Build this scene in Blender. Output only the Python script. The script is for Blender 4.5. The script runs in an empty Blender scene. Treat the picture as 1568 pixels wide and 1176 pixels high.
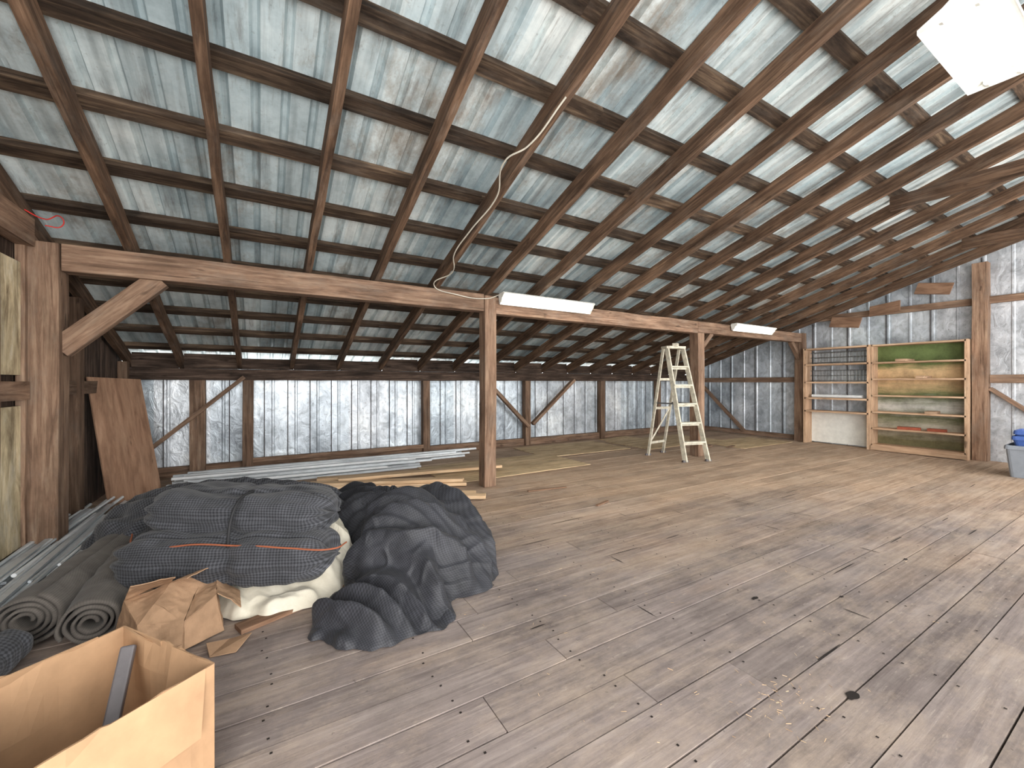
import bpy, math, random
from mathutils import Vector, noise
random.seed(7)
S = bpy.context.scene
XL, XR, YB = -1.5, 9.95, 7.05          # left wall, right wall, back wall
def rb(y): return 1.404 + .33*(7.15-y)  # underside of rafters

# ------------------------------------------------------------------ materials
def lin(c):
    r=[]
    for v in c:
        v/=255.0
        r.append(v/12.92 if v<=.04045 else ((v+.055)/1.055)**2.4)
    return (r[0],r[1],r[2],1)
class NT:
    def __init__(s,name):
        s.m=bpy.data.materials.new(name); s.m.use_nodes=True
        s.t=s.m.node_tree; s.b=s.t.nodes['Principled BSDF']
    def n(s,typ,**kw):
        x=s.t.nodes.new(typ)
        for k,v in kw.items():
            if k in x.inputs: x.inputs[k].default_value=v
            else: setattr(x,k,v)
        return x
    def l(s,a,b): s.t.links.new(a,b)
    def attr(s,name,out='Vector'):
        a=s.n('ShaderNodeAttribute'); a.attribute_name=name; return a.outputs[out]
    def obj(s): return s.n('ShaderNodeTexCoord').outputs['Object']
    def mapping(s,vec,scale,rot=(0,0,0)):
        m=s.n('ShaderNodeMapping'); m.inputs['Scale'].default_value=scale; m.inputs['Rotation'].default_value=rot
        s.l(vec,m.inputs['Vector']); return m.outputs[0]
    def noise(s,vec,scale,detail=5,rough=.6,dist=0):
        x=s.n('ShaderNodeTexNoise'); x.inputs['Scale'].default_value=scale
        x.inputs['Detail'].default_value=detail; x.inputs['Roughness'].default_value=rough
        x.inputs['Distortion'].default_value=dist
        s.l(vec,x.inputs['Vector']); return x.outputs['Fac']
    def ramp(s,fac,stops):
        r=s.n('ShaderNodeValToRGB'); e=r.color_ramp.elements
        while len(e)<len(stops): e.new(.5)
        for i,(p,c) in enumerate(stops):
            e[i].position=p; e[i].color=c if len(c)==4 else (*c,1)
        s.l(fac,r.inputs[0]); return r.outputs[0]
    def mix(s,a,b,f=1.0,mode='MULTIPLY'):
        x=s.n('ShaderNodeMixRGB'); x.blend_type=mode
        for i,v in ((0,f),(1,a),(2,b)):
            if hasattr(v,'is_linked') : s.l(v,x.inputs[i])
            else: x.inputs[i].default_value=v
        return x.outputs[0]
    def bump(s,h,strength=.4,dist=.01,prev=None):
        x=s.n('ShaderNodeBump'); x.inputs['Strength'].default_value=strength; x.inputs['Distance'].default_value=dist
        s.l(h,x.inputs['Height'])
        if prev is not None: s.l(prev,x.inputs['Normal'])
        return x.outputs[0]
    def fin(s,col,rough=.8,metal=0,nrm=None,spec=.3):
        if hasattr(col,'is_linked'): s.l(col,s.b.inputs['Base Color'])
        else: s.b.inputs['Base Color'].default_value=col
        s.b.inputs['Roughness'].default_value=rough; s.b.inputs['Metallic'].default_value=metal
        s.b.inputs['Specular IOR Level'].default_value=spec
        if nrm is not None: s.l(nrm,s.b.inputs['Normal'])
        return s.m
G=lambda v:(v,v,v,1)
def wood(name,c1,c2,c3,stain=.55,rough=.85,grain=1.0,grime=.0):
    k=NT(name); lc=k.attr('lc')
    g=k.noise(k.mapping(lc,(1.3,22*grain,22*grain)),1.6,7,.65,.6)
    c=k.ramp(g,[(.28,lin(c1)),(.5,lin(c2)),(.72,lin(c3))])
    st=k.ramp(k.noise(k.mapping(lc,(1.2,4,4)),1.7,5,.65),[(.35,G(stain)),(.62,G(1.05))])
    c=k.mix(c,st)
    if grime:
        gm=k.ramp(k.noise(k.mapping(lc,(.9,2.5,2.5)),2.6,7,.75),[(.5,G(0)),(.7,G(grime))])
        c=k.mix(c,lin((128,118,108)),gm,'MIX')
    c=k.mix(c,k.attr('tint','Color'))
    kn=k.ramp(k.noise(k.mapping(lc,(3,9,9)),1.3,2),[(.25,G(.3)),(.32,G(1))])
    c=k.mix(c,kn,.8)
    cr=k.ramp(k.noise(k.mapping(lc,(.8,30,30)),1.2,3,.5),[(.30,G(.4)),(.35,G(1))])
    c=k.mix(c,cr,.7)
    return k.fin(c,rough,0,k.bump(g,.5,.006),.2)
def tin(name,c1,c2,c3,streak=(14,.8,.8),rough=.5,metal=.2,cell=(.66,2.4,50.),dark=.55,spots=.6,rust=.0,crink=0):
    k=NT(name); o=k.obj()
    a=k.noise(o,1.3,8,.7); b=k.noise(k.mapping(o,streak),1.0,5,.6)
    c=k.ramp(a,[(.32,lin(c1)),(.5,lin(c2)),(.66,lin(c3))])
    c=k.mix(c,k.ramp(b,[(.3,G(dark)),(.55,G(1.0))]))
    sn=k.n('ShaderNodeVectorMath'); sn.operation='SNAP'; sn.inputs[1].default_value=cell; k.l(o,sn.inputs[0])
    w=k.n('ShaderNodeTexWhiteNoise'); k.l(sn.outputs[0],w.inputs['Vector'])
    c=k.mix(c,k.ramp(w.outputs['Value'],[(0,(.62,.69,.71,1)),(.3,(.88,.94,.95,1)),(1,(1.08,1.08,1.05,1))]))
    if rust:
        r=k.ramp(k.noise(k.mapping(o,(1.6,.8,1)),1.1,8,.78),[(.52,G(0)),(.68,G(rust))])
        c=k.mix(c,lin((128,110,90)),r,'MIX')
        r=k.ramp(k.noise(k.mapping(o,(7,.8,1)),1.6,6,.7),[(.56,G(0)),(.7,G(.6))])
        c=k.mix(c,lin((96,84,74)),r,'MIX')
    if spots:
        r=k.ramp(k.noise(o,26,4,.7),[(.6,G(0)),(.7,G(spots))])
        c=k.mix(c,lin((96,86,80)),r,'MIX')
    n=k.bump(a,.3,.01)
    if crink:
        v=k.noise(k.mapping(o,(1,1,.7)),7,4,.6,1.5); n=k.bump(v,crink,.03,n)
        mt=k.ramp(v,[(.35,G(.76)),(.6,G(1.1))]); c=k.mix(c,mt)
    return k.fin(c,rough,metal,n,.4)
def plain(name,c,rough=.6,metal=0,var=.15,sc=9,spec=.3,bs=.15):
    k=NT(name); o=k.obj(); a=k.noise(o,sc,6,.65)
    col=k.ramp(a,[(.3,tuple(x*(1-var*1.6) for x in lin(c)[:3])),(.7,tuple(min(1,x*(1+var)) for x in lin(c)[:3]))])
    return k.fin(col,rough,metal,k.bump(a,bs,.01),spec)
def emis(name,c,st):
    k=NT(name); k.b.inputs['Base Color'].default_value=(1,1,1,1)
    k.b.inputs['Emission Color'].default_value=c; k.b.inputs['Emission Strength'].default_value=st
    return k.m

M_raft=wood('rafter_wood',(60,45,36),(102,79,62),(142,114,92),.5,grime=.3)
M_purl=wood('purlin_wood',(42,34,28),(76,61,49),(122,102,82),.4,grime=.2)
M_post=wood('post_wood',(92,71,57),(136,109,90),(170,144,121),.6,grime=.45)
M_dark=wood('dark_board_wood',(50,40,34),(86,70,60),(130,110,96),.4)
M_lumb=wood('fresh_lumber_wood',(180,146,112),(216,184,148),(232,208,176),.85)
M_ply=wood('plywood_brown',(112,84,66),(146,114,92),(168,136,112),.75,grain=.4)
M_shelf=wood('shelf_wood',(150,120,96),(188,156,128),(212,184,156),.75)
M_pale=wood('pale_painted_panel',(110,88,66),(206,190,156),(236,228,208),.5,grain=.25)
M_roof=tin('roof_tin',(148,160,165),(198,208,211),(230,235,235),rust=.75,spots=.3,dark=.6)
M_wall=tin('wall_tin_silver',(160,164,172),(214,218,226),(244,246,250),streak=(1.2,1.2,.5),cell=(.6,.6,50.),dark=.7,metal=.4,rough=.42,crink=.4)
M_wallr=tin('wall_tin_side',(146,150,158),(196,200,208),(228,230,236),streak=(1.2,1.2,.5),cell=(.6,.6,50.),dark=.7,metal=.35,rough=.45,crink=.35)
M_seam=plain('seam_dark',(60,54,54),.8)

def floor_mat():
    k=NT('floor_painted_planks'); lc=k.attr('lc'); o=k.obj()
    g=k.noise(k.mapping(lc,(1.0,16,16)),1.8,7,.65,.4)
    base=k.ramp(g,[(.25,lin((102,92,89))),(.5,lin((130,119,115))),(.78,lin((156,145,139)))])
    worn=k.ramp(g,[(.25,lin((136,112,93))),(.5,lin((174,148,125))),(.78,lin((200,176,152)))])
    sep=k.n('ShaderNodeSeparateXYZ'); k.l(o,sep.inputs[0])
    mr=k.n('ShaderNodeMapRange'); mr.inputs['From Min'].default_value=1.2; mr.inputs['From Max'].default_value=4.6
    k.l(sep.outputs[1],mr.inputs['Value'])
    mx=k.n('ShaderNodeMapRange'); mx.inputs['From Min'].default_value=1.5; mx.inputs['From Max'].default_value=8.5; k.l(sep.outputs[0],mx.inputs['Value'])
    ad=k.n('ShaderNodeMath'); ad.operation='ADD'; k.l(mr.outputs[0],ad.inputs[0]); k.l(mx.outputs[0],ad.inputs[1])
    nz=k.noise(k.mapping(o,(.5,1.4,1)),1.1,7,.65)
    a2=k.n('ShaderNodeMath'); a2.operation='MULTIPLY_ADD'; k.l(nz,a2.inputs[0]); a2.inputs[1].default_value=1.8; a2.inputs[2].default_value=-.9
    a3=k.n('ShaderNodeMath'); a3.operation='ADD'; k.l(ad.outputs[0],a3.inputs[0]); k.l(a2.outputs[0],a3.inputs[1])
    f=k.ramp(a3.outputs[0],[(.3,G(0)),(1.0,G(.9))])
    c=k.mix(base,worn,f,'MIX')
    c=k.mix(c,k.attr('tint','Color'))
    st=k.ramp(k.noise(o,1.8,9,.76),[(.3,G(.68)),(.52,G(1)),(.72,G(1.2))])
    c=k.mix(c,st)
    du=k.ramp(k.noise(k.mapping(o,(.8,1.6,1)),1.5,9,.8),[(.46,G(0)),(.68,G(.55))])
    c=k.mix(c,lin((180,162,144)),du,'MIX')
    sc=k.ramp(k.noise(k.mapping(o,(1,5,1)),9,6,.75),[(.58,G(0)),(.72,G(.4))])
    c=k.mix(c,lin((196,184,168)),sc,'MIX')
    nails=k.ramp(k.noise(o,34,3,.6),[(.27,G(.45)),(.31,G(1))])
    c=k.mix(c,nails,.6)
    return k.fin(c,.85,0,k.bump(g,.4,.005),.12)
M_floor=floor_mat()
M_gap=plain('floor_gap_dark',(34,28,25),.95)
M_white=plain('white_enamel',(226,226,220),.5,0,.08)
M_tube=emis('fluorescent_tube_glow',(1,.95,.80,1),34)
M_tube_fill=emis('fill_tube_glow',(1,.98,.93,1),12)  # only for the extra fixtures added out of view

def cloth(name,c1,c2,per=.012,rough=.55,sheen=.3,bs=.5,spec=.3):
    k=NT(name); lc=k.attr('lc')
    a=k.noise(lc,5,7,.7)
    w1=k.n('ShaderNodeTexWave'); w1.bands_direction='X'; w1.inputs['Scale'].default_value=.314/per; w1.inputs['Distortion'].default_value=.3; k.l(lc,w1.inputs[0])
    w2=k.n('ShaderNodeTexWave'); w2.bands_direction='Y'; w2.inputs['Scale'].default_value=.314/per; w2.inputs['Distortion'].default_value=.3; k.l(lc,w2.inputs[0])
    ww=k.mix(w1.outputs['Color'],w2.outputs['Color'],.5,'MIX')
    c=k.ramp(a,[(.3,lin(c1)),(.7,lin(c2))])
    c=k.mix(c,k.ramp(ww,[(.25,G(1-bs)),(.75,G(1+bs*.6))]),1)
    n=k.bump(ww,bs*.5,.002); n=k.bump(a,.2,.01,n)
    k.b.inputs['Sheen Weight'].default_value=sheen
    return k.fin(c,rough,0,n,spec)
M_net=cloth('black_netting',(50,51,54),(78,79,84),.016,.9,.12,.5,.15)
M_tarp=cloth('black_woven_tarp',(32,33,37),(54,55,61),.012,.6,.04,.4,.35)
M_cream=cloth('cream_canvas',(190,182,164),(226,220,204),.006,.8,.1,.1)
M_felt=cloth('gray_felt',(70,65,61),(108,102,96),.01,.95,.08,.2)
M_card=plain('cardboard',(170,136,104),.85,0,.16,3.5)
M_card2=plain('cardboard_old',(166,134,106),.9,0,.18,7)
M_gal=plain('galvanized_strip',(196,202,206),.4,.3,.15,6)
M_pvc=plain('gray_plastic',(218,221,223),.45,0,.1,5)
M_lad=plain('ladder_offwhite',(204,198,180),.6,0,.25,14)
M_bin=plain('gray_tote_plastic',(130,136,144),.45,0,.08)
M_blue=plain('blue_plastic',(70,96,158),.4,0,.1)
M_orange=plain('dull_red_twine',(146,84,58),.9)
M_red=plain('red_wire',(190,50,44),.5)
M_wire=plain('white_cable',(190,184,170),.5)
M_steel=plain('wire_basket_steel',(110,110,108),.4,.5)
M_handle=plain('tool_handle_gray',(92,88,90),.45)
M_black=plain('black_strap',(40,40,42),.7)

# ------------------------------------------------------------------ builder
class B:
    def __init__(s): s.v=[];s.f=[];s.lc=[];s.ti=[];s.mi=[]
    def quadgrid(s,rows,lcs=None,tint=1.,mi=0,closed=False,flip=False):
        b0=len(s.v); n=len(rows[0])
        for i,r in enumerate(rows):
            for j,p in enumerate(r):
                s.v.append(tuple(p)); s.lc.append(tuple(lcs[i][j]) if lcs else tuple(p)); s.ti.append(tint)
        for i in range(len(rows)-1):
            for j in range(n if closed else n-1):
                a=b0+i*n+j; b=b0+i*n+(j+1)%n; c=b0+(i+1)*n+(j+1)%n; d=b0+(i+1)*n+j
                s.f.append((a,d,c,b) if flip else (a,b,c,d)); s.mi.append(mi)
    def member(s,p0,p1,w,h,up=(0,0,1),tint=None,jit=0.,seg=None,mi=0,taper=1.):
        p0=Vector(p0);p1=Vector(p1);ax=p1-p0;L=ax.length;ax.normalize();up=Vector(up)
        sd=ax.cross(up)
        if sd.length<1e-4: sd=ax.cross(Vector((0,1,0)))
        sd.normalize();u2=sd.cross(ax).normalized()
        if tint is None: tint=random.uniform(.72,1.12)
        n=seg or (max(1,int(L/.35)) if jit>0 else 1)
        off=Vector((random.uniform(0,40),random.uniform(0,40),random.uniform(0,40)))
        b0=len(s.v)
        for i in range(n+1):
            t=i/n; c=p0+ax*L*t; k=1+(taper-1)*t
            dj=sd*random.uniform(-jit,jit)+u2*random.uniform(-jit,jit)
            for a,b in ((-1,-1),(1,-1),(1,1),(-1,1)):
                s.v.append(tuple(c+sd*a*w/2*k+u2*b*h/2*k+dj)); s.lc.append((t*L+off.x,a*w/2+off.y,b*h/2+off.z)); s.ti.append(tint)
        for i in range(n):
            for j in range(4):
                a=b0+i*4+j;b=b0+i*4+(j+1)%4
                s.f.append((a,b,b+4,a+4)); s.mi.append(mi)
        s.f.append((b0+3,b0+2,b0+1,b0)); e=b0+n*4; s.f.append((e,e+1,e+2,e+3)); s.mi+=[mi,mi]
    def box(s,c,sz,tint=None,mi=0,rz=0.):
        c=Vector(c); d=Vector((math.cos(rz),math.sin(rz),0))*sz[0]/2
        s.member(c-d,c+d,sz[1],sz[2],tint=tint,mi=mi)
    def tube(s,pts,r,mi=0,n=8,tint=1.,cap=True):
        pts=[Vector(p) for p in pts]; rows=[]
        for i,p in enumerate(pts):
            a=(pts[min(i+1,len(pts)-1)]-pts[max(i-1,0)]).normalized()
            q=a.cross(Vector((0,0,1)))
            if q.length<.05:q=a.cross(Vector((0,1,0)))
            q.normalize(); w=q.cross(a)
            rows.append([p+q*math.cos(k*2*math.pi/n)*r+w*math.sin(k*2*math.pi/n)*r for k in range(n)])
        b0=len(s.v); s.quadgrid(rows,None,tint,mi,True)
        if cap:
            s.f.append(tuple(range(b0,b0+n))); e=b0+(len(pts)-1)*n; s.f.append(tuple(range(e+n-1,e-1,-1))); s.mi+=[mi,mi]
    def make(s,name,mats,smooth=False,bevel=0,parent=None):
        me=bpy.data.meshes.new(name); me.from_pydata(s.v,[],s.f)
        for m in mats: me.materials.append(m)
        me.polygons.foreach_set('material_index',s.mi)
        if smooth: me.polygons.foreach_set('use_smooth',[True]*len(s.f))
        a=me.attributes.new('lc','FLOAT_VECTOR','POINT'); a.data.foreach_set('vector',[x for p in s.lc for x in p])
        c=me.attributes.new('tint','FLOAT_COLOR','POINT'); c.data.foreach_set('color',[x for t in s.ti for x in (t,t,t,1)])
        me.update(); o=bpy.data.objects.new(name,me); S.collection.objects.link(o)
        if bevel:
            bm=o.modifiers.new('bev','BEVEL'); bm.width=bevel; bm.segments=2; bm.limit_method='ANGLE'
        if parent: o.parent=parent
        return o
def empty(name,loc=(0,0,0)):
    e=bpy.data.objects.new(name,None); S.collection.objects.link(e); return e

# ------------------------------------------------------------------ floor
b=B(); y=-2.5; r=0
while y<YB:
    w=random.choice([.17,.185,.2,.2,.215]); w=min(w,YB-y)
    x=XL-random.uniform(0,2)
    while x<XR:
        L=random.uniform(2.4,4.9); x0=max(x,XL); x1=min(x+L,XR)
        if x1-x0>.05:
            z=random.uniform(-.0035,.0)
            b.member((x0+.002,y+w/2,-.015+z),(x1-.002,y+w/2,-.015+z),w-random.choice([.005,.007,.011]),.03,tint=random.uniform(.84,1.1))
        x+=L
    if y>.2:
        for i in range(19):
            xn=XL+.3+i*.61
            for yy in (y+.035,y+w-.035):
                xx=xn+random.uniform(-.02,.02); s_=.0045
                n=len(b.v)
                for a_,c_ in ((-1,-1),(1,-1),(1,1),(-1,1)): b.v.append((xx+a_*s_,yy+c_*s_,.0006)); b.lc.append((0,0,0)); b.ti.append(1)
                b.f.append((n,n+1,n+2,n+3)); b.mi.append(1)
    y+=w
b.box(((XL+XR)/2,(YB-2.5)/2,-.07),(XR-XL,YB+2.5,.06),mi=1)
def hole(x,y,a,bb,rot=0.):
    n=14; b0=len(b.v)
    for i in range(n):
        t=i*2*math.pi/n; k=random.uniform(.75,1.1)
        px=a*k*math.cos(t);py=bb*k*math.sin(t)
        b.v.append((x+px*math.cos(rot)-py*math.sin(rot),y+px*math.sin(rot)+py*math.cos(rot),.0008)); b.lc.append((x,y,0)); b.ti.append(1)
    b.f.append(tuple(range(b0,b0+n))); b.mi.append(1)
hole(2.02,.73,.035,.02); hole(2.45,1.35,.03,.012); hole(2.9,1.1,.015,.01); hole(3.9,1.1,.02,.01)
for i in range(26):
    hole(random.uniform(.8,8),random.uniform(.9,4.3),random.uniform(.04,.22),.004,random.uniform(-.03,.03))
for i in range(16):
    hole(random.uniform(1.2,8),random.uniform(.9,4.3),.004,random.uniform(.05,.09))
b.make('floor',[M_floor,M_gap])

k=B()
for (x,y,w,h,rz) in [(3.1,5.35,2.3,1.15,.02),(5.0,6.15,1.9,1.1,-.03),(7.3,5.9,2.3,1.15,.02),(8.6,4.9,1.7,.9,-.02),(6.75,6.6,.9,.5,.1)]:
    k.box((x,y,.006+.002*random.random()),(w,h,.009),tint=random.uniform(1.0,1.2),rz=rz)
k.make('plywood_floor_sheets',[wood('plywood_worn',(156,132,102),(190,166,132),(212,190,156),.7,grain=.4)])
k=B()
for (x,y,L,w,rz) in [(7.2,4.95,.45,.06,-.1),(7.7,4.7,.3,.05,.2),(2.85,3.95,.5,.035,-.15),(3.0,3.2,.22,.03,.3)]:
    k.box((x,y,.022 if y>4.3 else .008),(L,w,.012),tint=random.uniform(.6,.8),rz=rz)
k.make('loose_floor_boards',[M_ply])
k=B()
for i in range(300):
    x=random.uniform(.9,7.5); y=random.uniform(.7,4.0)
    if random.random()<.2: x=random.gauss(1.75,.12); y=random.gauss(.85,.07)
    a=random.uniform(0,6.28); L=random.uniform(.005,.022)
    k.member((x,y,.004),(x+L*math.cos(a),y+L*math.sin(a),.005),.0014,.0014,tint=random.uniform(.5,.95))
k.make('straw_debris',[M_lumb])

# ------------------------------------------------------------------ tin surfaces
def profile(s0,s1,pitch,rw=.022,rh=.016):
    pts=[(s0,0)]; s=s0+pitch/2
    while s+rw*2<s1:
        pts+= [(s-rw,0),(s-rw*.45,rh),(s+rw*.45,rh),(s+rw,0)]; s+=pitch
    pts.append((s1,0)); return pts
b=B(); pr=profile(XL-.05,XR+.05,.16,.026,.034)
ys=[7.35-i*.6 for i in range(17)]+[-2.5]
rows=[]
for yy in ys:
    rows.append([(s,yy,rb(yy)+.147+.054+h) for s,h in pr])
b.quadgrid(rows,None,1,0)
ce=b.make('ceiling',[M_roof]); m=ce.modifiers.new('s','SOLIDIFY'); m.thickness=.003
b=B()
for i in range(20):
    y=6.78-i*.5
    x=XL
    while x<XR:
        L=random.uniform(2.5,4.5); x1=min(XR,x+L)
        z=rb(y)+.147+.027
        b.member((x,y,z),(x1,y,z),.105,.052,up=(0,.33,1),tint=random.uniform(.6,1.15)); x=x1
b.make('roof_purlins',[M_purl])
b=B()
xs=[-1.43]+[-.905+.647*i for i in range(17)]
for x in xs:
    y0,y1=7.3,-2.5
    cz=.147/2
    b.member((x,y0,rb(y0)+cz),(x,y1,rb(y1)+cz),.055,.14,up=(0,.33,1),tint=random.uniform(.75,1.15),jit=.004,seg=26)
b.member((5.93,1.8,3.2),(5.93,-2.4,3.2),.04,.15,tint=.7)
b.member((8.53,1.8,3.2),(8.53,-2.4,3.2),.04,.15,tint=.7)
b.make('roof_rafters',[M_raft])
b=B()
for i in range(len(xs)-1):
    x0,x1=xs[i]+.027,xs[i+1]-.027
    if i in (2,4): b.member((x0,7.0,1.507),(x1,7.0,1.507),.03,.15,tint=.6)
    elif i in (3,7,11): b.member((x0,7.0,1.515),(x1,7.0,1.515),.03,.165,tint=.6)
    else: b.member((x0,7.0,1.53),(x1,7.0,1.53),.03,.2,tint=.7)
b.member((XL+.01,6.96,1.35),(XR-.01,6.96,1.35),.14,.15,tint=.7,jit=.003)
b.make('top_plate_beam',[M_dark])

def side_sheet(name,X,ya,yb,mat,out):
    b=B(); pr=profile(ya,yb,.3); rows=[]
    for k_ in (0,1):
        rows.append([(X+out*(.012-h*.8),s,(-.03 if k_==0 else rb(s)+.2)) for s,h in pr])
    b.quadgrid(rows,None,1,0)
    s=ya+.15
    while s<yb:
        b.member((X-out*.006,s+.03,0),(X-out*.006,s+.03,rb(s)+.1),.004,.007,up=(0,1,0),tint=1,mi=1)
        s+=.6
    o=b.make(name,[mat,M_seam]); m=o.modifiers.new('s','SOLIDIFY'); m.thickness=.003
side_sheet('wall_right',XR,-2.5,YB,M_wallr,1)
b=B(); pr=profile(XL,XR,.3); b.quadgrid([[(s,YB+.012-h*.8,-.03) for s,h in pr],[(s,YB+.012-h*.8,1.44) for s,h in pr]],None,1,0)
x=XL+.1
while x<XR:
    b.member((x,YB-.006,0),(x,YB-.006,1.4),.010,.004,up=(0,1,0),mi=1); x+=random.choice([.3,.3,.3,.42])
o=b.make('wall_back',[M_wall,M_seam])
b=B(); y=.2
while y<YB:
    w=random.uniform(.16,.27); w=min(w,YB-y)
    b.member((XL-.02,y+w/2,-.02),(XL-.02,y+w/2,rb(y+w)+.2),.03,w-.006,up=(0,1,0),tint=random.uniform(.55,1.1),seg=8); y+=w
b.make('wall_left',[M_dark])
b=B()
for (y0,y1,z0,z1,t) in [(3.2,3.93,.08,1.08,1),(4.02,4.34,.08,1.08,1.05),(3.2,3.93,1.3,2.1,1),(4.02,4.34,1.3,2.1,1.)]:
    b.member((XL+.02,(y0+y1)/2,z0),(XL+.02,(y0+y1)/2,z1),.03,y1-y0,up=(0,1,0),tint=t)
b.make('wall_panel_boards',[M_pale])
b=B()
for y,w in ((3.975,.08),(4.37,.05),(3.15,.1)):
    b.member((XL+.03,y,0),(XL+.03,y,2.4),.05,w,up=(0,1,0),tint=.9,jit=.003)
b.member((XL+.04,3.0,1.19),(XL+.04,4.36,1.19),.07,.13,tint=.95,jit=.003)
b.member((XL+.05,2.8,2.33),(XL+.05,4.36,2.33),.09,.2,tint=1.,jit=.004)
b.member((XL+.04,4.62,1.2),(XL+.04,7.0,1.2),.07,.12,tint=.6,jit=.003)
for y in (5.3,6.85): b.member((XL+.05,y,0),(XL+.05,y,rb(y)),.09,.12,up=(0,1,0),tint=.6,jit=.004)
b.member((XL+.05,4.7,2.25),(XL+.05,3.0,2.72),.08,.12,tint=.8,jit=.004)
b.make('trim_left_framing',[M_post])

b=B()
for x,w,t in [(-1.38,.12,.8),(-.73,.17,.9),(-.16,.13,.75),(2.44,.12,.8),(4.52,.12,.85),(6.5,.12,.8),(8.35,.11,.8),(9.85,.14,.7)]:
    b.member((x,6.97,0),(x,6.97,1.28),w,.12,up=(0,1,0),tint=t*.85,jit=.004)
b.member((XL,7.0,.07),(XR,7.0,.07),.08,.13,tint=.8,jit=.003)
b.member((-.1,6.93,.15),(2.38,6.93,.15),.05,.06,tint=.9)
b.member((-1.42,6.86,.2),(-.2,6.86,1.32),.05,.10,up=(0,1,0),tint=.85)
b.member((3.55,6.88,1.3),(4.5,6.88,.38),.06,.09,up=(0,1,0),tint=.9)
b.member((4.6,6.88,.42),(5.65,6.88,1.3),.06,.09,up=(0,1,0),tint=.9)
b.make('trim_back_framing',[M_post])
b=B()
b.member((XR-.09,1.87,0),(XR-.09,1.87,rb(1.87)),.17,.17,up=(0,1,0),tint=1.1,jit=.004)
b.member((XR-.09,4.48,0),(XR-.09,4.48,rb(4.48)),.16,.16,up=(0,1,0),tint=1.0,jit=.004)
b.member((XR-.04,4.4,2.55),(XR-.04,-2.4,2.55),.06,.11,tint=.95)
b.member((XR-.05,1.78,1.3),(XR-.05,-2.4,1.3),.06,.13,tint=1.1)
b.member((XR-.05,4.56,1.3),(XR-.05,6.9,1.3),.06,.11,tint=.8)
b.member((XR-.06,1.78,1.15),(XR-.06,.6,.1),.05,.11,up=(1,0,0),tint=1.1)
b.member((XR-.06,6.8,1.15),(XR-.06,5.7,.08),.05,.10,up=(1,0,0),tint=.9)
b.member((XR-.04,4.4,.06),(XR-.04,6.9,.06),.06,.1,tint=.9)
b.make('trim_right_framing',[M_post])
b=B()
for (y,z,w,h,a) in [(3.65,2.40,.5,.2,.25),(3.05,2.60,.45,.2,-.15),(2.4,2.82,.45,.2,.3)]:
    b.member((XR-.2,y-w/2,z-a*.1),(XR-.15,y+w/2,z+a*.2),.02,h,up=(0.3,0,1),tint=1.)
b.make('fiberboard_scraps',[M_ply])

# ------------------------------------------------------------------ main posts and beam
BY=4.48
def post(x,y,z1,w,t):
    b=B(); b.member((x,y,0),(x,y,z1),w,w,up=(0,1,0),tint=t,jit=.004); return b.make('support_post',[M_post],bevel=.006)
post(-1.385,BY,2.28,.2,.85)
post(2.345,BY,2.28,.155,1.0)
post(6.36,BY,2.08,.17,1.05)
b=B()
b.member((-1.283,BY+.0,2.185),(2.262,BY,2.19),.14,.205,tint=.9,jit=.004)
b.make('timber_beam',[M_post],bevel=.006)
b=B()
b.member((2.427,BY,2.17),(6.3,BY,2.175),.13,.2,tint=1.15,jit=.004)  # glow of the beam lamp put into this section's lighter tint
b.member((6.3,BY,2.18),(9.77,BY,2.18),.13,.19,tint=1.,jit=.004)
b.make('timber_beam',[M_post],bevel=.006)
b=B(); b.member((-1.31,BY,1.5),(-.72,BY,2.1),.09,.15,up=(0,0,1),tint=.9,jit=.003); b.make('knee_brace',[M_post],bevel=.004)
b=B(); b.member((9.8,BY,1.75),(9.45,BY,2.1),.07,.09,tint=.9); b.make('knee_brace',[M_post])
b=B(); b.member((6.43,BY,1.8),(6.75,BY,2.1),.06,.08,tint=.9); b.make('knee_brace',[M_post])

# ------------------------------------------------------------------ fluorescent fixtures
def fixture(cx,cy,cz,L,W,tilt,lit,chains=None):
    b=B(); ct,st=math.cos(tilt),math.sin(tilt)
    def P(x,y,z): return (cx+x, cy+y*ct-z*st, cz+y*st+z*ct)
    prof=[(-W/2,-.045),(-W/2,-.02),(-W*.2,.03),(-W*.12,.05),(W*.12,.05),(W*.2,.03),(W/2,-.02),(W/2,-.045),
          (W/2-.006,-.043),(W*.18,.02),(-W*.18,.02),(-W/2+.006,-.043)]
    rows=[[P(x,a,z) for a,z in prof] for x in (-L/2,L/2)]
    b.quadgrid(rows,None,1,0,True)
    for sx in (-L/2,L/2):
        n=len(b.v); q=[P(sx,a,z) for a,z in prof[:8]]
        for p in q: b.v.append(p); b.lc.append(p); b.ti.append(1)
        b.f.append(tuple(range(n,n+8))); b.mi.append(0)
    for oy in ((-W*.2,W*.2)):
        b.tube([P(-L/2+.03,oy,-.02),P(L/2-.03,oy,-.02)],.018,mi=1,n=10)
        for sx in (-L/2+.02,L/2-.02): b.tube([P(sx-.015,oy,-.02),P(sx+.015,oy,-.02)],.024,mi=0,n=8)
    if chains:
        for sx in (-L*.35,L*.35):
            b.tube([P(sx,0,.05),(cx+sx,cy,rb(cy)+.01)],.004,mi=2,n=5)
    return b.make('fluorescent_light',[M_white,lit,M_steel])
M_tubeC=emis('fluorescent_tube_glow_dim',(1,.98,.93,1),7)
fixture(3.16,BY-.13,2.27,1.42,.16,-.9,M_tube)
fixture(7.85,BY-.13,2.25,1.3,.15,-.9,M_tube)
fixture(3.56,.66,3.2,.94,.33,0,M_tubeC,True)
fixture(7.2,.3,3.3,1.3,.36,0,M_tube_fill,True)  # extra fixture out of view, added to brighten the room
fixture(.2,.2,3.3,1.3,.36,0,M_tube_fill,True)  # also added for more light, unseen by the camera

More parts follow.
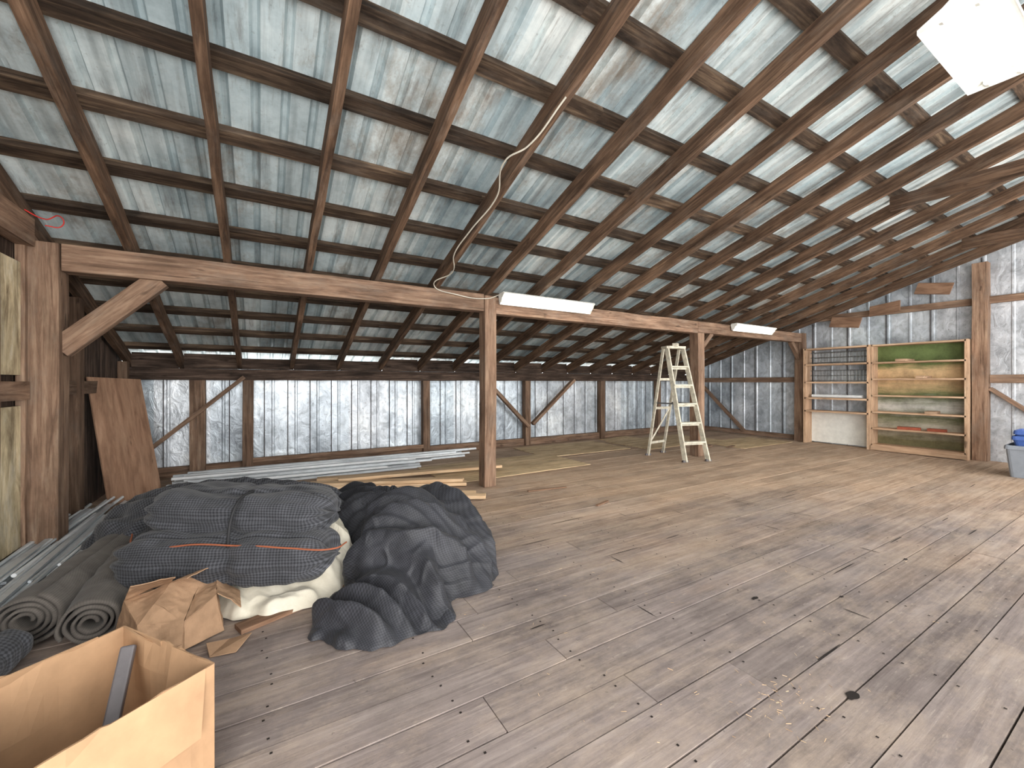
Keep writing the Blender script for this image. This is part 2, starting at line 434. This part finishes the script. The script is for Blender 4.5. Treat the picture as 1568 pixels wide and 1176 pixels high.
def curve(name,pts,r,mat,parent=None):
    c=bpy.data.curves.new(name,'CURVE'); c.dimensions='3D'; c.bevel_depth=r; c.bevel_resolution=3
    s=c.splines.new('BEZIER'); s.bezier_points.add(len(pts)-1)
    for p,q in zip(s.bezier_points,pts): p.co=q; p.handle_left_type=p.handle_right_type='AUTO'
    c.materials.append(mat); o=bpy.data.objects.new(name,c); S.collection.objects.link(o)
    if parent:o.parent=parent
    return o
curve('electrical_cable',[(1.66,2.1,3.06),(1.60,2.45,2.90),(1.52,2.62,2.86),(1.65,3.0,2.76),(1.60,3.4,2.60),(1.6,3.75,2.49),(1.72,4.1,2.40),(1.62,4.36,2.31),(1.9,4.38,2.24),(2.3,4.39,2.24),(2.46,4.39,2.3)],.006,M_wire)
curve('red_wire',[(-1.42,4.2,2.45),(-1.33,4.3,2.42),(-1.27,4.37,2.47),(-1.27,4.37,2.40),(-1.35,4.36,2.39)],.004,M_red)

# ------------------------------------------------------------------ ladder
def ladder():
    e=empty('step_ladder')
    FL,FR=Vector((5.66,4.19,0)),Vector((6.06,4.07,0)); RL,RR=Vector((5.67,4.93,0)),Vector((6.12,4.99,0))
    cx=Vector((5.84,4.52,1.80)); d=(FR-FL).normalized()
    TL,TR=cx-d*.15,cx+d*.15; back=Vector((.02,.09,0))
    b=B()
    for a,t in ((FL,TL),(FR,TR)): b.member(a,t,.028,.075,up=(0,1,0),tint=1)
    for i in range(1,6):
        z=i/6; b.member(FL.lerp(TL,z),FR.lerp(TR,z),.095,.024,tint=1)
        b.member(FL.lerp(TL,z)-Vector((0,0,.03)),FR.lerp(TR,z)-Vector((0,0,.03)),.01,.03,tint=1)
    b.make('front_rails_and_steps',[M_lad],parent=e,bevel=.002)
    b=B()
    for a,t in ((RL,TL+back),(RR,TR+back)): b.member(a,t,.024,.045,up=(0,1,0),tint=1)
    for z in (.12,.45,.72): b.member(RL.lerp(TL+back,z),RR.lerp(TR+back,z),.015,.04,tint=1)
    b.member(RL.lerp(TL+back,.12),RR.lerp(TR+back,.45),.01,.025,tint=1)
    b.make('rear_frame',[M_lad],parent=e)
    b=B(); b.member(TL-d*.03+back*.4+Vector((0,0,.02)),TR+d*.03+back*.4+Vector((0,0,.02)),.16,.04,tint=1)
    b.box((5.83,4.5,1.86),(.1,.08,.05),rz=.4)
    b.make('top_cap',[M_lad],parent=e,bevel=.004)
    b=B()
    for a,t,r2 in ((FL,TL,RL),(FR,TR,RR)):
        b.member(a.lerp(t,.5),r2.lerp(t+back,.5),.006,.022,tint=1)
    b.make('spreaders',[M_steel],parent=e)
    b=B()
    for p in (FL,FR,RL,RR): b.box(p+Vector((0,0,.015)),(.04,.09,.03),rz=1.2)
    b.make('feet',[M_handle],parent=e)
ladder()

# ------------------------------------------------------------------ shelves
def green_mat():
    k=NT('green_painted_boards'); o=k.obj()
    sep=k.n('ShaderNodeSeparateXYZ'); k.l(o,sep.inputs[0])
    nz=k.noise(k.mapping(o,(1,1,7)),2.2,6,.7)
    ad=k.n('ShaderNodeMath'); ad.operation='MULTIPLY_ADD'; k.l(nz,ad.inputs[0]); ad.inputs[1].default_value=.35; k.l(sep.outputs[2],ad.inputs[2])
    dv=k.n('ShaderNodeMath'); dv.operation='DIVIDE'; k.l(ad.outputs[0],dv.inputs[0]); dv.inputs[1].default_value=2.2
    gr=lin((104,120,72)); c=k.ramp(dv.outputs[0],[(0,lin((96,100,66))),(.18,lin((120,112,80))),(.28,lin((186,178,160))),(.36,lin((112,116,82))),(.45,lin((198,196,188))),(.54,lin((100,112,72))),(.64,lin((204,172,130))),(.74,lin((214,182,138))),(.8,gr)])
    c=k.mix(c,k.ramp(k.noise(o,7,6,.7),[(.3,G(.6)),(.6,G(1))]))
    return k.fin(c,.7,0,None,.3)
X0,X1=XR-.32,XR-.06
e=empty('wooden_shelf_unit'); b=B()
ya,yb=1.99,3.2
for y in (ya,yb): b.member(((X0+X1)/2,y,0),((X0+X1)/2,y,1.94),.035,X1-X0,up=(1,0,0),tint=1.05)
for z in (.1,.40,.70,1.0,1.30,1.60,1.92): b.member(((X0+X1)/2,ya,z),((X0+X1)/2,yb,z),X1-X0,.028,tint=random.uniform(.95,1.15))
b.member((X0-.01,ya-.02,.05),(X0-.01,yb,.05),.02,.08,tint=1)
b.make('frame_and_shelves',[M_shelf],parent=e)
b=B(); b.member((X1+.006,ya,.97),(X1+.006,yb,.97),.01,1.9,tint=1); b.make('back_panel',[green_mat()],parent=e)
b=B(); b.box((X0+.1,2.7,.435),(.12,.3,.05),rz=.2); b.box((X0+.12,2.35,.435),(.10,.22,.05),rz=-.1); b.make('brick',[plain('brick_red',(150,80,60),.9)],parent=e)
b=B(); b.box((X0+.12,2.75,1.635),(.14,.4,.04),rz=1.5,tint=.9); b.box((X0+.12,2.5,1.335),(.1,.5,.04),rz=1.55,tint=.9); b.box((X0+.12,2.4,.735),(.12,.4,.04),rz=1.6,tint=.8)
b.make('scrap_wood',[M_shelf],parent=e)
e=empty('wooden_shelf_unit'); b=B(); ya,yb=3.24,4.3
for y in (ya+.0,yb): b.member(((X0+X1)/2,y,0),((X0+X1)/2,y,1.94),.045,X1-X0,up=(1,0,0),tint=1.1)
for z in (.66,.92,1.24,1.6,1.92): b.member(((X0+X1)/2,ya,z),((X0+X1)/2,yb,z),X1-X0,.032,tint=random.uniform(.95,1.1))
b.make('frame_and_shelves',[M_shelf],parent=e)
b=B(); b.member((X1+.004,ya+.02,.33),(X1+.004,yb-.02,.33),.012,.62,tint=1); b.make('white_back_board',[M_white],parent=e)
def basket(y0,y1,z0,z1,par):
    b=B(); n=16
    for i in range(n+1):
        y=y0+(y1-y0)*i/n
        b.tube([(X1-.03,y,z1),(X1-.03,y,z0),(X0+.03,y,z0),(X0+.03,y,z1)],.0035,n=4,cap=False)
    for z in (z0,(z0+z1)/2,z1):
        b.tube([(X0+.03,y0,z),(X0+.03,y1,z),(X1-.03,y1,z),(X1-.03,y0,z),(X0+.03,y0,z)],.0055,n=4,cap=False)
    b.make('wire_basket',[M_steel],parent=par)
basket(3.32,4.2,1.28,1.48,e); basket(3.32,4.2,1.64,1.84,e)
b=B(); b.tube([(X0+.08,3.35,.97),(X0+.1,4.2,.97)],.03,n=10); b.tube([(X0+.16,3.4,.97),(X0+.17,4.1,.97)],.028,n=10); b.make('pipe_offcuts',[M_pvc],parent=e)

# ------------------------------------------------------------------ totes at right
def tote(name,cx,cy,z0,w,d,h,mat,rim=.02):
    b=B(); rows=[]
    def rr(z,k):
        pts=[]
        for sx,sy,a0 in ((1,1,0),(-1,1,90),(-1,-1,180),(1,-1,270)):
            for a in (0,30,60,90):
                t=math.radians(a0+a); pts.append((cx+sx*(w/2*k-.04)+.04*math.cos(t),cy+sy*(d/2*k-.04)+.04*math.sin(t),z))
        return pts
    for z,k_ in ((0,.82),(h*.5,.91),(h-.05,.97),(h-.05,1.03),(h-.02,1.03),(h,1.0),(h,.95),(h*.5,.88),(.01,.8)):
        rows.append(rr(z0+z,k_))
    b.quadgrid(rows,None,1,0,True)
    n=len(b.v); 
    for p in rr(z0+.005,.82): b.v.append(p);b.lc.append(p);b.ti.append(1)
    b.f.append(tuple(range(n+15,n-1,-1))); b.mi.append(0)
    return b.make(name,[mat],smooth=False)
tote('plastic_storage_tote',8.72,1.18,0,.62,.42,.42,M_bin)
tote('blue_plastic_bin',8.74,1.17,.36,.50,.34,.18,M_blue)
tote('blue_plastic_bin',8.76,1.17,.47,.46,.32,.14,M_blue)

# ------------------------------------------------------------------ leaning plywood
b=B(); P=[Vector(p) for p in ((-1.33,5.72,0.0),(-1.0,6.25,0.0),(-1.2,6.32,1.28),(-1.49,5.72,1.3))]
nrm=(P[1]-P[0]).cross(P[3]-P[0]).normalized()*.014
for off in (Vector(),nrm):
    for p in P:
        q=p+off; b.v.append(tuple(q)); b.lc.append((p.z,(p-P[0]).dot((P[1]-P[0]).normalized()),0)); b.ti.append(1.05)
b.f=[(0,1,2,3),(7,6,5,4),(0,4,5,1),(1,5,6,2),(2,6,7,3),(3,7,4,0)]; b.mi=[0]*6
b.make('leaning_plywood_sheet',[M_ply])

# ------------------------------------------------------------------ long strips and lumber
b=B()
for i in range(60):
    lay=i//15
    x0=-1.46+.43*((i%15)+.5*(lay%2))/15+random.uniform(-.006,.006)
    y0=random.uniform(2.9,3.9); y1=random.uniform(5.0,5.65); r_=random.uniform(.009,.014); z=.014+.024*lay
    xe=min(x0+random.uniform(-.03,.10),-1.03); xe=max(xe,-1.46)
    if i%5==4: b.member((x0,y0,z+.004),(xe,y1,z+.012),.034,.016,tint=1,mi=0)
    else: b.tube([(x0,y0,z),((x0+xe)/2,(y0+y1)/2,z+.004),(xe,y1,z+.008)],r_,mi=0 if i%3 else 1,n=7)
b.make('metal_pipe_pile',[M_gal,M_pvc])
b=B()
for i in range(28):
    lay=i//9
    y=6.0+.07*(i%9)+.03*lay; L=random.uniform(2.2,2.9); x0=-.95+random.uniform(0,.25)
    if i%9>5: L=random.uniform(3.5,3.95)
    z=.02+.04*lay; y2=y-.05+random.uniform(-.08,.08)
    if i%2: b.tube([(x0,y,z),(x0+L,y2,z)],.017,mi=1)
    else: b.member((x0,y,z),(x0+L,y2,z),.05,.03,tint=1,mi=0)
b.make('long_pipe_and_channel_stack',[M_gal,M_pvc])
b=B()
for (p,q,w,z,t) in [((.35,4.98),(2.06,3.98),.12,.0,1),((.3,5.1),(2.02,4.14),.1,.0,1.05),((.4,5.42),(2.13,4.62),.14,.0,1.1),((.45,5.35),(2.1,4.66),.09,.038,.95),((.5,5.55),(2.2,4.85),.09,.0,1),
    ((.8,5.42),(2.9,5.14),.1,.038,.9),((.6,5.75),(2.7,5.35),.12,.0,.85)]:
    b.member((p[0],p[1],z+.03),(q[0],q[1],z+.03),w,.036,tint=t)
b.make('lumber_boards',[M_lumb],bevel=.002)

# ------------------------------------------------------------------ cloth heaps
def heap(name,outline,center,ridges,mats,fold=.045,sp=.11,ang=0.,seed=1.,nr=90,nt=320,xy=.03,prof=2.0,mixb=.5,dang=1.0,crease=1.,smooth=2):
    o=[Vector((p[0],p[1],0)) for p in outline]; n=len(o); c=Vector((*center,0))
    def O(s):
        s=s*n; i=int(s)%n; t=s-int(s)
        p0,p1,p2,p3=o[i-1],o[i],o[(i+1)%n],o[(i+2)%n]
        return .5*((2*p1)+(p2-p0)*t+(2*p0-5*p1+4*p2-p3)*t*t+(3*p1-p0-3*p2+p3)*t**3)
    base=[]
    for i in range(nr+1):
        rho=(i/nr)**.85; row=[]
        for j in range(nt):
            e=O(j/nt); k=1+.09*noise.noise(Vector((e.x*7,e.y*7,seed)))+.03*noise.noise(Vector((e.x*17,e.y*17,seed)))
            p=c+(e-c)*rho*k
            z=0
            for (a,bq,r_,H) in ridges:
                a=Vector((*a,0));bq=Vector((*bq,0));d=bq-a;t=max(0,min(1,(p-a).dot(d)/max(d.length_squared,1e-6)))
                ds=(p-a-d*t).length/r_
                if ds<1: z+=(H*(1-ds**prof)**.85)**3
            z=z**(1/3)
            ed=max(0,1-rho**6)**.5
            row.append((Vector((p.x,p.y,z*ed+.012*ed)),ed,rho))
        base.append(row)
    def pleat(p,a,s,sd,wf=1.):
        ca,sa=math.cos(a),math.sin(a)
        u=p.x*ca+p.y*sa; v=-p.x*sa+p.y*ca
        q=Vector((u*.8,v*1.1,sd+p.z*.5)); w=noise.noise(q)*1.1+.28*noise.noise(q*2.3+Vector((3,1,0)))
        g=(v+.35*p.z)/s+w*1.5*wf
        cell=math.floor(g); t=g-cell
        asy=.3+.35*abs(noise.noise(Vector((cell*2.3,u*.8,sd))))
        f=t/asy if t<asy else (1-t)/(1-asy)
        f=f*f*(3-2*f)*.55+.45*f**1.4
        am=.4+1.25*abs(noise.noise(Vector((cell*3.7,u*1.5,sd))))
        return f*am
    rows=[];lcs=[]
    for i in range(nr+1):
        row=[];lr=[]
        for j in range(nt):
            p,ed,rho=base[i][j]
            a_=base[max(i-2,0)][j][0];b_=base[min(i+2,nr)][j][0];c_=base[i][(j-3)%nt][0];d_=base[i][(j+3)%nt][0]
            nn=(b_-a_).cross(d_-c_)
            if nn.length<1e-9: nn=Vector((0,0,1))
            nn.normalize()
            if nn.z<0: nn=-nn
            f1=pleat(p,ang,sp,seed); f2=pleat(p,ang+dang,sp*1.3,seed+5)
            mk=noise.noise(Vector((p.x*1.6,p.y*1.6,seed+9)))*2.5+mixb; mk=max(0,min(1,mk)); mk=mk*mk*(3-2*mk)
            f=f1*(1-mk)+f2*mk
            fine=pleat(p,ang+.35,sp*.38,seed+11)
            q=Vector((p.x*6,p.y*6,p.z*6+seed)); q=q+noise.noise_vector(q*.5)
            cr=max(0,1-4*abs(noise.noise(q)))
            F=fold*(f-.28)+fold*.17*fine*(.4+f)+.010*crease*cr
            amp=(.45+.55*min(1,p.z/.1))*min(1,ed*1.5)
            pp=p+nn*F*amp
            nv=noise.noise_vector(Vector((p.x*3,p.y*3,seed+p.z*3)))
            pp+=Vector((nv.x,nv.y,0))*xy*min(1,rho*2)
            row.append((pp.x,pp.y,max(.004+.004*ed,pp.z)))
            lr.append((p.x+.5*p.z,p.y+.5*p.z,0))
        rows.append(row);lcs.append(lr)
    b=B(); b.quadgrid(rows,lcs,1,0,True)
    o=b.make(name,mats,smooth=True); m=o.modifiers.new('sm','SMOOTH'); m.factor=.5; m.iterations=smooth
    return o
heap('cream_canvas_cloth',[(-.8,3.35),(-.62,2.97),(-.3,2.78),(-.02,2.55),(.28,2.58),(.5,2.8),(.56,3.15),(.35,3.5),(-.4,3.75)],(-.02,3.08),
     [((-.5,3.2),(.35,2.9),.6,.12),((.36,2.86),(.42,3.15),.25,.31)],[M_cream],.07,.15,2.0,3.,mixb=.3)
heap('black_netting_pile',[(-.98,3.75),(-.55,3.42),(.1,3.25),(.55,3.3),(.66,3.8),(.35,4.2),(-.25,4.5),(-.8,4.55),(-1.0,4.2)],(-.15,3.9),
     [((-.7,4.05),(.35,3.65),.55,.43)],[M_net],.09,.18,-.4,8.,mixb=.2)
heap('crumpled_black_tarp',[(.26,2.09),(.53,1.97),(.84,2.0),(.95,2.17),(1.16,2.22),(1.32,2.42),(1.42,2.8),(1.2,3.15),(.98,3.5),(.82,4.1),(.5,4.2),(.5,3.65),(.55,3.05),(.45,2.65),(.22,2.3)],(.82,2.7),
     [((.9,2.6),(1.1,2.78),.5,.34),((.85,3.0),(.64,4.0),.36,.34),((.42,2.2),(.85,2.45),.32,.12),((.75,2.75),(.95,2.9),.45,.33)],[M_tarp],.135,.17,2.2,21.,nr=150,nt=620,mixb=.0,dang=.8)

def lump(b,p0,p1,ra,rz,seed,cin=None,pw=2.5,nd=.014,mi=0,ns=110,na=110,layers=3):
    p0=Vector(p0);p1=Vector(p1);ax=(p1-p0);L=ax.length;ax.normalize();sd=ax.cross(Vector((0,0,1))).normalized();up=sd.cross(ax)
    rows=[];lcs=[]
    for i in range(ns+1):
        t=i/ns; tt=.5-.5*math.cos(math.pi*t); e=max(0,1-abs(2*tt-1)**9)**.4
        k=1
        if cin:
            for cc in cin: k-=.13*math.exp(-((tt-cc)*L/.045)**2)
        row=[];lr=[]
        for j in range(na):
            a=j*2*math.pi/na; ca,sa=math.cos(a),math.sin(a)
            x=math.copysign(abs(ca)**(2/pw),ca);z=math.copysign(abs(sa)**(2/pw),sa)
            c=p0+ax*L*tt
            q=Vector((tt*L*3,x*1.1+seed,z*1.1))
            w=nd*noise.noise(q*1.6)*1.8+nd*.5*max(-.3,1-3*abs(noise.noise(q*1.4+Vector((4,4,4)))))
            for cc in (cin or ()):
                w+=.008*math.sin(a*11+seed)*math.exp(-((tt-cc)*L/.12)**2)
            gr=-.020*math.exp(-((math.sin(a*layers/2+seed+.35*noise.noise(q)))/.08)**2)
            endf=.025*math.sin(z*10+seed)*max(0,(abs(2*tt-1)-.8)*5)
            R=e*k
            p=c+sd*(x*(ra+w+gr)*R)+up*(z*(rz+w+gr)*R)+ax*endf*(1 if tt>.5 else -1)
            row.append(p);lr.append((tt*L,a*(ra+rz)/2,0))
        rows.append(row);lcs.append(lr)
    b.quadgrid(rows,lcs,1,mi,True,flip=True)
e=empty('tied_netting_bundle')
b=B()
lump(b,(-.64,3.14,.265),(.36,2.62,.26),.2,.145,1.3,(.56,),2.6)
lump(b,(-.52,3.28,.485),(.38,2.78,.45),.2,.135,4.1,(.5,),2.8)
b.make('folded_netting',[M_net],smooth=True,parent=e)
ax=Vector((.36+.64,2.62-3.14,0)).normalized(); sd=Vector((ax.y,-ax.x,0))
cpt=Vector((-.07,2.9,0)); loop=[]
for a in range(0,361,15):
    t=math.radians(a); c_,s_=math.cos(t),math.sin(t)
    loop.append(cpt+sd*(.185*math.copysign(abs(c_)**.7,c_)-.02*s_) +Vector((0,0,.36+.235*math.copysign(abs(s_)**.8,s_))))
ft=[Vector((-.64,3.2,.37)),Vector((-.60,3.02,.36)),Vector((-.45,2.86,.37)),Vector((-.30,2.775,.385)),Vector((-.13,2.70,.37)),Vector((0.0,2.61,.37)),Vector((.12,2.54,.36)),Vector((.34,2.46,.34)),Vector((.42,2.55,.33))]
curve('twine_lengthwise',ft,.0045,M_orange,e)
curve('strap',loop,.008,M_black,e)

def spiral(name,p0,p1,r,turns,mat,th=.008,sag=.0,seed=0,flat=.92,sq=1.0):
    p0=Vector(p0);p1=Vector(p1);ax=(p1-p0);L=ax.length;ax.normalize();sd=ax.cross(Vector((0,0,1))).normalized();up=sd.cross(ax)
    b=B(); rows=[];lcs=[]; N=int(turns*36); ns=26
    for i in range(ns+1):
        t=i/ns; row=[];lr=[]; arc=0
        for j in range(N+1):
            a=j/36*2*math.pi; rr=r*(.22+.78*j/N)*(1+.09*noise.noise(Vector((t*3,math.cos(a)*.8+seed,math.sin(a)*.8))))
            edge=.02*noise.noise(Vector((a*.5,seed,3)))*(1 if i in(0,ns) else 0)
            bump=.012*noise.noise(Vector((t*9,a*1.2,seed)))*(j/N)
            c=p0+ax*(L*t+edge)
            row.append(c+sd*math.cos(a)*(rr+bump)+up*math.sin(a)*(rr+bump)*flat); arc+=rr*.17; lr.append((L*t,arc,0))
        rows.append(row);lcs.append(lr)
    b.quadgrid(rows,lcs,1,0)
    o=b.make(name,[mat],smooth=True); m=o.modifiers.new('s','SOLIDIFY'); m.thickness=th; m.offset=0
    return o
spiral('rolled_felt_carpet',(-.95,2.84,.13),(-.82,3.85,.135),.13,4.2,M_felt,.012,seed=2)
spiral('rolled_felt_carpet',(-.69,2.70,.115),(-.71,3.5,.13),.115,3.6,M_felt,.012,seed=5)
spiral('rolled_felt_carpet',(-1.00,2.42,.085),(-.95,2.76-.05,.085),.085,3.5,M_net,.01,seed=9)
spiral('rolled_felt_carpet',(-.50,2.83,.07),(-.5,3.3,.075),.07,3.5,M_card2,.008,seed=7)
b=B(); b.member((-.1,2.50,.012),(.55,2.74,.012),.09,.022,tint=.9); b.member((-.25,2.62,.012),(-.05,3.3,.012),.09,.022,tint=.8)
b.make('scrap_board',[M_ply])

# crumpled cardboard: a half-flattened carton with bent flaps
b=B()
def poly(pts):
    n=len(b.v)
    for p in pts: b.v.append(p); b.lc.append(p); b.ti.append(1)
    b.f.append(tuple(range(n,n+len(pts)))); b.mi.append(0)
cx,cy=-.36,2.6
K=lambda x,y,z:(cx+x*.95-y*.31,cy+x*.31+y*.95,z)
A1,A2,A3,A4=K(-.17,-.13,.01),K(.0,-.17,.01),K(.17,-.13,.01),K(.2,.08,.02)
T1,T2,T3,T4=K(-.15,-.07,.15),K(.01,-.12,.12),K(.15,-.08,.18),K(.19,.1,.2)
U1,U2,U3=K(-.17,.14,.2),K(.0,.10,.24),K(.17,.17,.22)
V1,V2=K(-.2,.18,.02),K(.2,.2,.02)
M1,M2=K(-.08,-.01,.2),K(.08,.02,.175)
for f_ in ((A1,A2,T2,T1),(A2,A3,T3,T2),(A3,A4,T4,T3),(A4,V2,U3,T4),(A1,T1,U1,V1),(T1,T2,M1),(T2,M2,M1),(T2,T3,M2),(T3,T4,M2),(T1,M1,U1),(M1,U2,U1),(M1,M2,U2),(M2,T4,U3),(M2,U3,U2),
    (V1,U1,U2,U3,V2),
    (T1,T2,K(-.02,-.24,.07),K(-.15,-.21,.05)),(K(-.15,-.21,.05),K(-.02,-.24,.07),K(-.03,-.3,.01),K(-.17,-.27,.012)),
    (T3,T4,K(.29,.06,.10),K(.25,-.1,.08)),(U1,U2,K(.0,.0,.30),K(-.16,.04,.29)),(U2,U3,K(.2,.08,.28),K(.05,.02,.27))): poly(f_)
o=b.make('crumpled_cardboard_carton',[M_card2])
sb=o.modifiers.new('sub','SUBSURF'); sb.subdivision_type='SIMPLE'; sb.levels=sb.render_levels=4
tx=bpy.data.textures.new('crease','CLOUDS'); tx.noise_scale=.09; dm=o.modifiers.new('d','DISPLACE'); dm.texture=tx; dm.strength=.03; dm.texture_coords='GLOBAL'; dm.mid_level=.5
m=o.modifiers.new('s','SOLIDIFY'); m.thickness=.004
b=B(); poly([(-.20,2.32,.01),(-.10,2.30,.012),(-.04,2.40,.03),(-.13,2.43,.012)]); poly([(-.20,2.32,.011),(-.13,2.43,.013),(-.22,2.41,.03)])
o=b.make('cardboard_scrap',[M_card2]); m=o.modifiers.new('s','SOLIDIFY'); m.thickness=.004

# ------------------------------------------------------------------ cardboard box
e=empty('cardboard_box')
Bc=Vector((-.41,1.945,0)); d1=Vector((.286,-.397,0)).normalized(); d2=Vector((d1.y,-d1.x,0)); W,D,H=.49,.46,.40
b=B(); C=[Bc,Bc+d1*W,Bc+d1*W+d2*D,Bc+d2*D]
def wallp(p,q,z0,z1,lean=Vector(),n=14):
    rows=[]
    for t in (0,.25,.5,.75,1):
        row=[]
        for i in range(n+1):
            s=i/n; x=p.lerp(q,s); nn=(q-p).cross(Vector((0,0,1))).normalized()
            w=.022*noise.noise(Vector((x.x*7,x.y*7,t*2)))
            row.append(x+nn*w*math.sin(math.pi*s)+Vector((0,0,z0+(z1-z0)*t+(.025*noise.noise(x*13) if t==1 else 0)*math.sin(math.pi*s)))+lean*t)
        rows.append(row)
    b.quadgrid(rows,None,1,0)
for i in range(4): wallp(C[i],C[(i+1)%4],.0,H)
n=len(b.v)
for p in C: b.v.append((p.x,p.y,.006)); b.lc.append(tuple(p)); b.ti.append(1)
b.f.append((n,n+1,n+2,n+3)); b.mi.append(0)
o=b.make('box_walls',[M_card],parent=e); m=o.modifiers.new('s','SOLIDIFY'); m.thickness=.006; m.offset=0
b=B()
def flap(p,q,off,dz):
    n=len(b.v); pts=[p+Vector((0,0,H)),q+Vector((0,0,H)),q.lerp(p,.08)+off+Vector((0,0,H+dz)),p.lerp(q,.08)+off+Vector((0,0,H+dz))]
    for x in pts: b.v.append(tuple(x)); b.lc.append(tuple(x)); b.ti.append(1)
    b.f.append((n,n+1,n+2,n+3)); b.mi.append(0)
flap(C[0],C[1].lerp(C[0],.55),-d2*.02+Vector((0,0,0)),-.10)
flap(C[3],C[0].lerp(C[3],.15),d1*-.05,-.16)
flap(C[1].lerp(C[0],.02),C[1].lerp(C[0],.42),d2*.03,-.15)
flap(C[1].lerp(C[2],.05),C[2].lerp(C[1],.05),d1*.035,-.17)
o=b.make('box_flaps',[M_card],parent=e); m=o.modifiers.new('s','SOLIDIFY'); m.thickness=.005; m.offset=0
b=B()
b.member(Bc+d1*.12+d2*.04+Vector((0,0,.385)),Bc+d1*.28+d2*.2+Vector((0,0,.03)),.04,.024,tint=1)
b.member(Bc+d1*.2+d2*.12+Vector((0,0,.03)),Bc+d1*.42+d2*.3+Vector((0,0,.05)),.03,.02,tint=1)
b.make('tool_handle',[M_handle],parent=e,bevel=.006)

# ------------------------------------------------------------------ world, added fill lights, camera
w=bpy.data.worlds.new('World'); S.world=w; w.use_nodes=True
bg=w.node_tree.nodes['Background']; bg.inputs[0].default_value=(1,.99,.97,1); bg.inputs[1].default_value=4.4
def area(name,loc,aim,size,energy,col=(1,.98,.95)):
    l=bpy.data.lights.new(name,'AREA'); l.shape='SQUARE'; l.size=size; l.energy=energy; l.color=col
    o=bpy.data.objects.new(name,l); S.collection.objects.link(o); o.location=loc
    o.rotation_euler=(Vector(aim)-Vector(loc)).to_track_quat('-Z','Y').to_euler()
area('fill_light',(-.3,-1.3,1.0),(.6,5,2.9),2.0,140)  # unseen area light added to lift the ceiling
area('fill_light',(6.0,-1.3,1.0),(6.5,5,3.0),2.0,150)  # second added fill behind the camera, aimed up at the roof
S.view_settings.view_transform='Standard'
cam=bpy.data.cameras.new('Camera'); cam.lens=36*640/1568; cam.sensor_width=36; cam.shift_y=-.0019; cam.clip_start=.02
co=bpy.data.objects.new('Camera',cam); S.collection.objects.link(co)
co.location=(0,0,1.25); co.rotation_euler=(math.pi/2,0,-math.atan(384/640)); S.camera=co
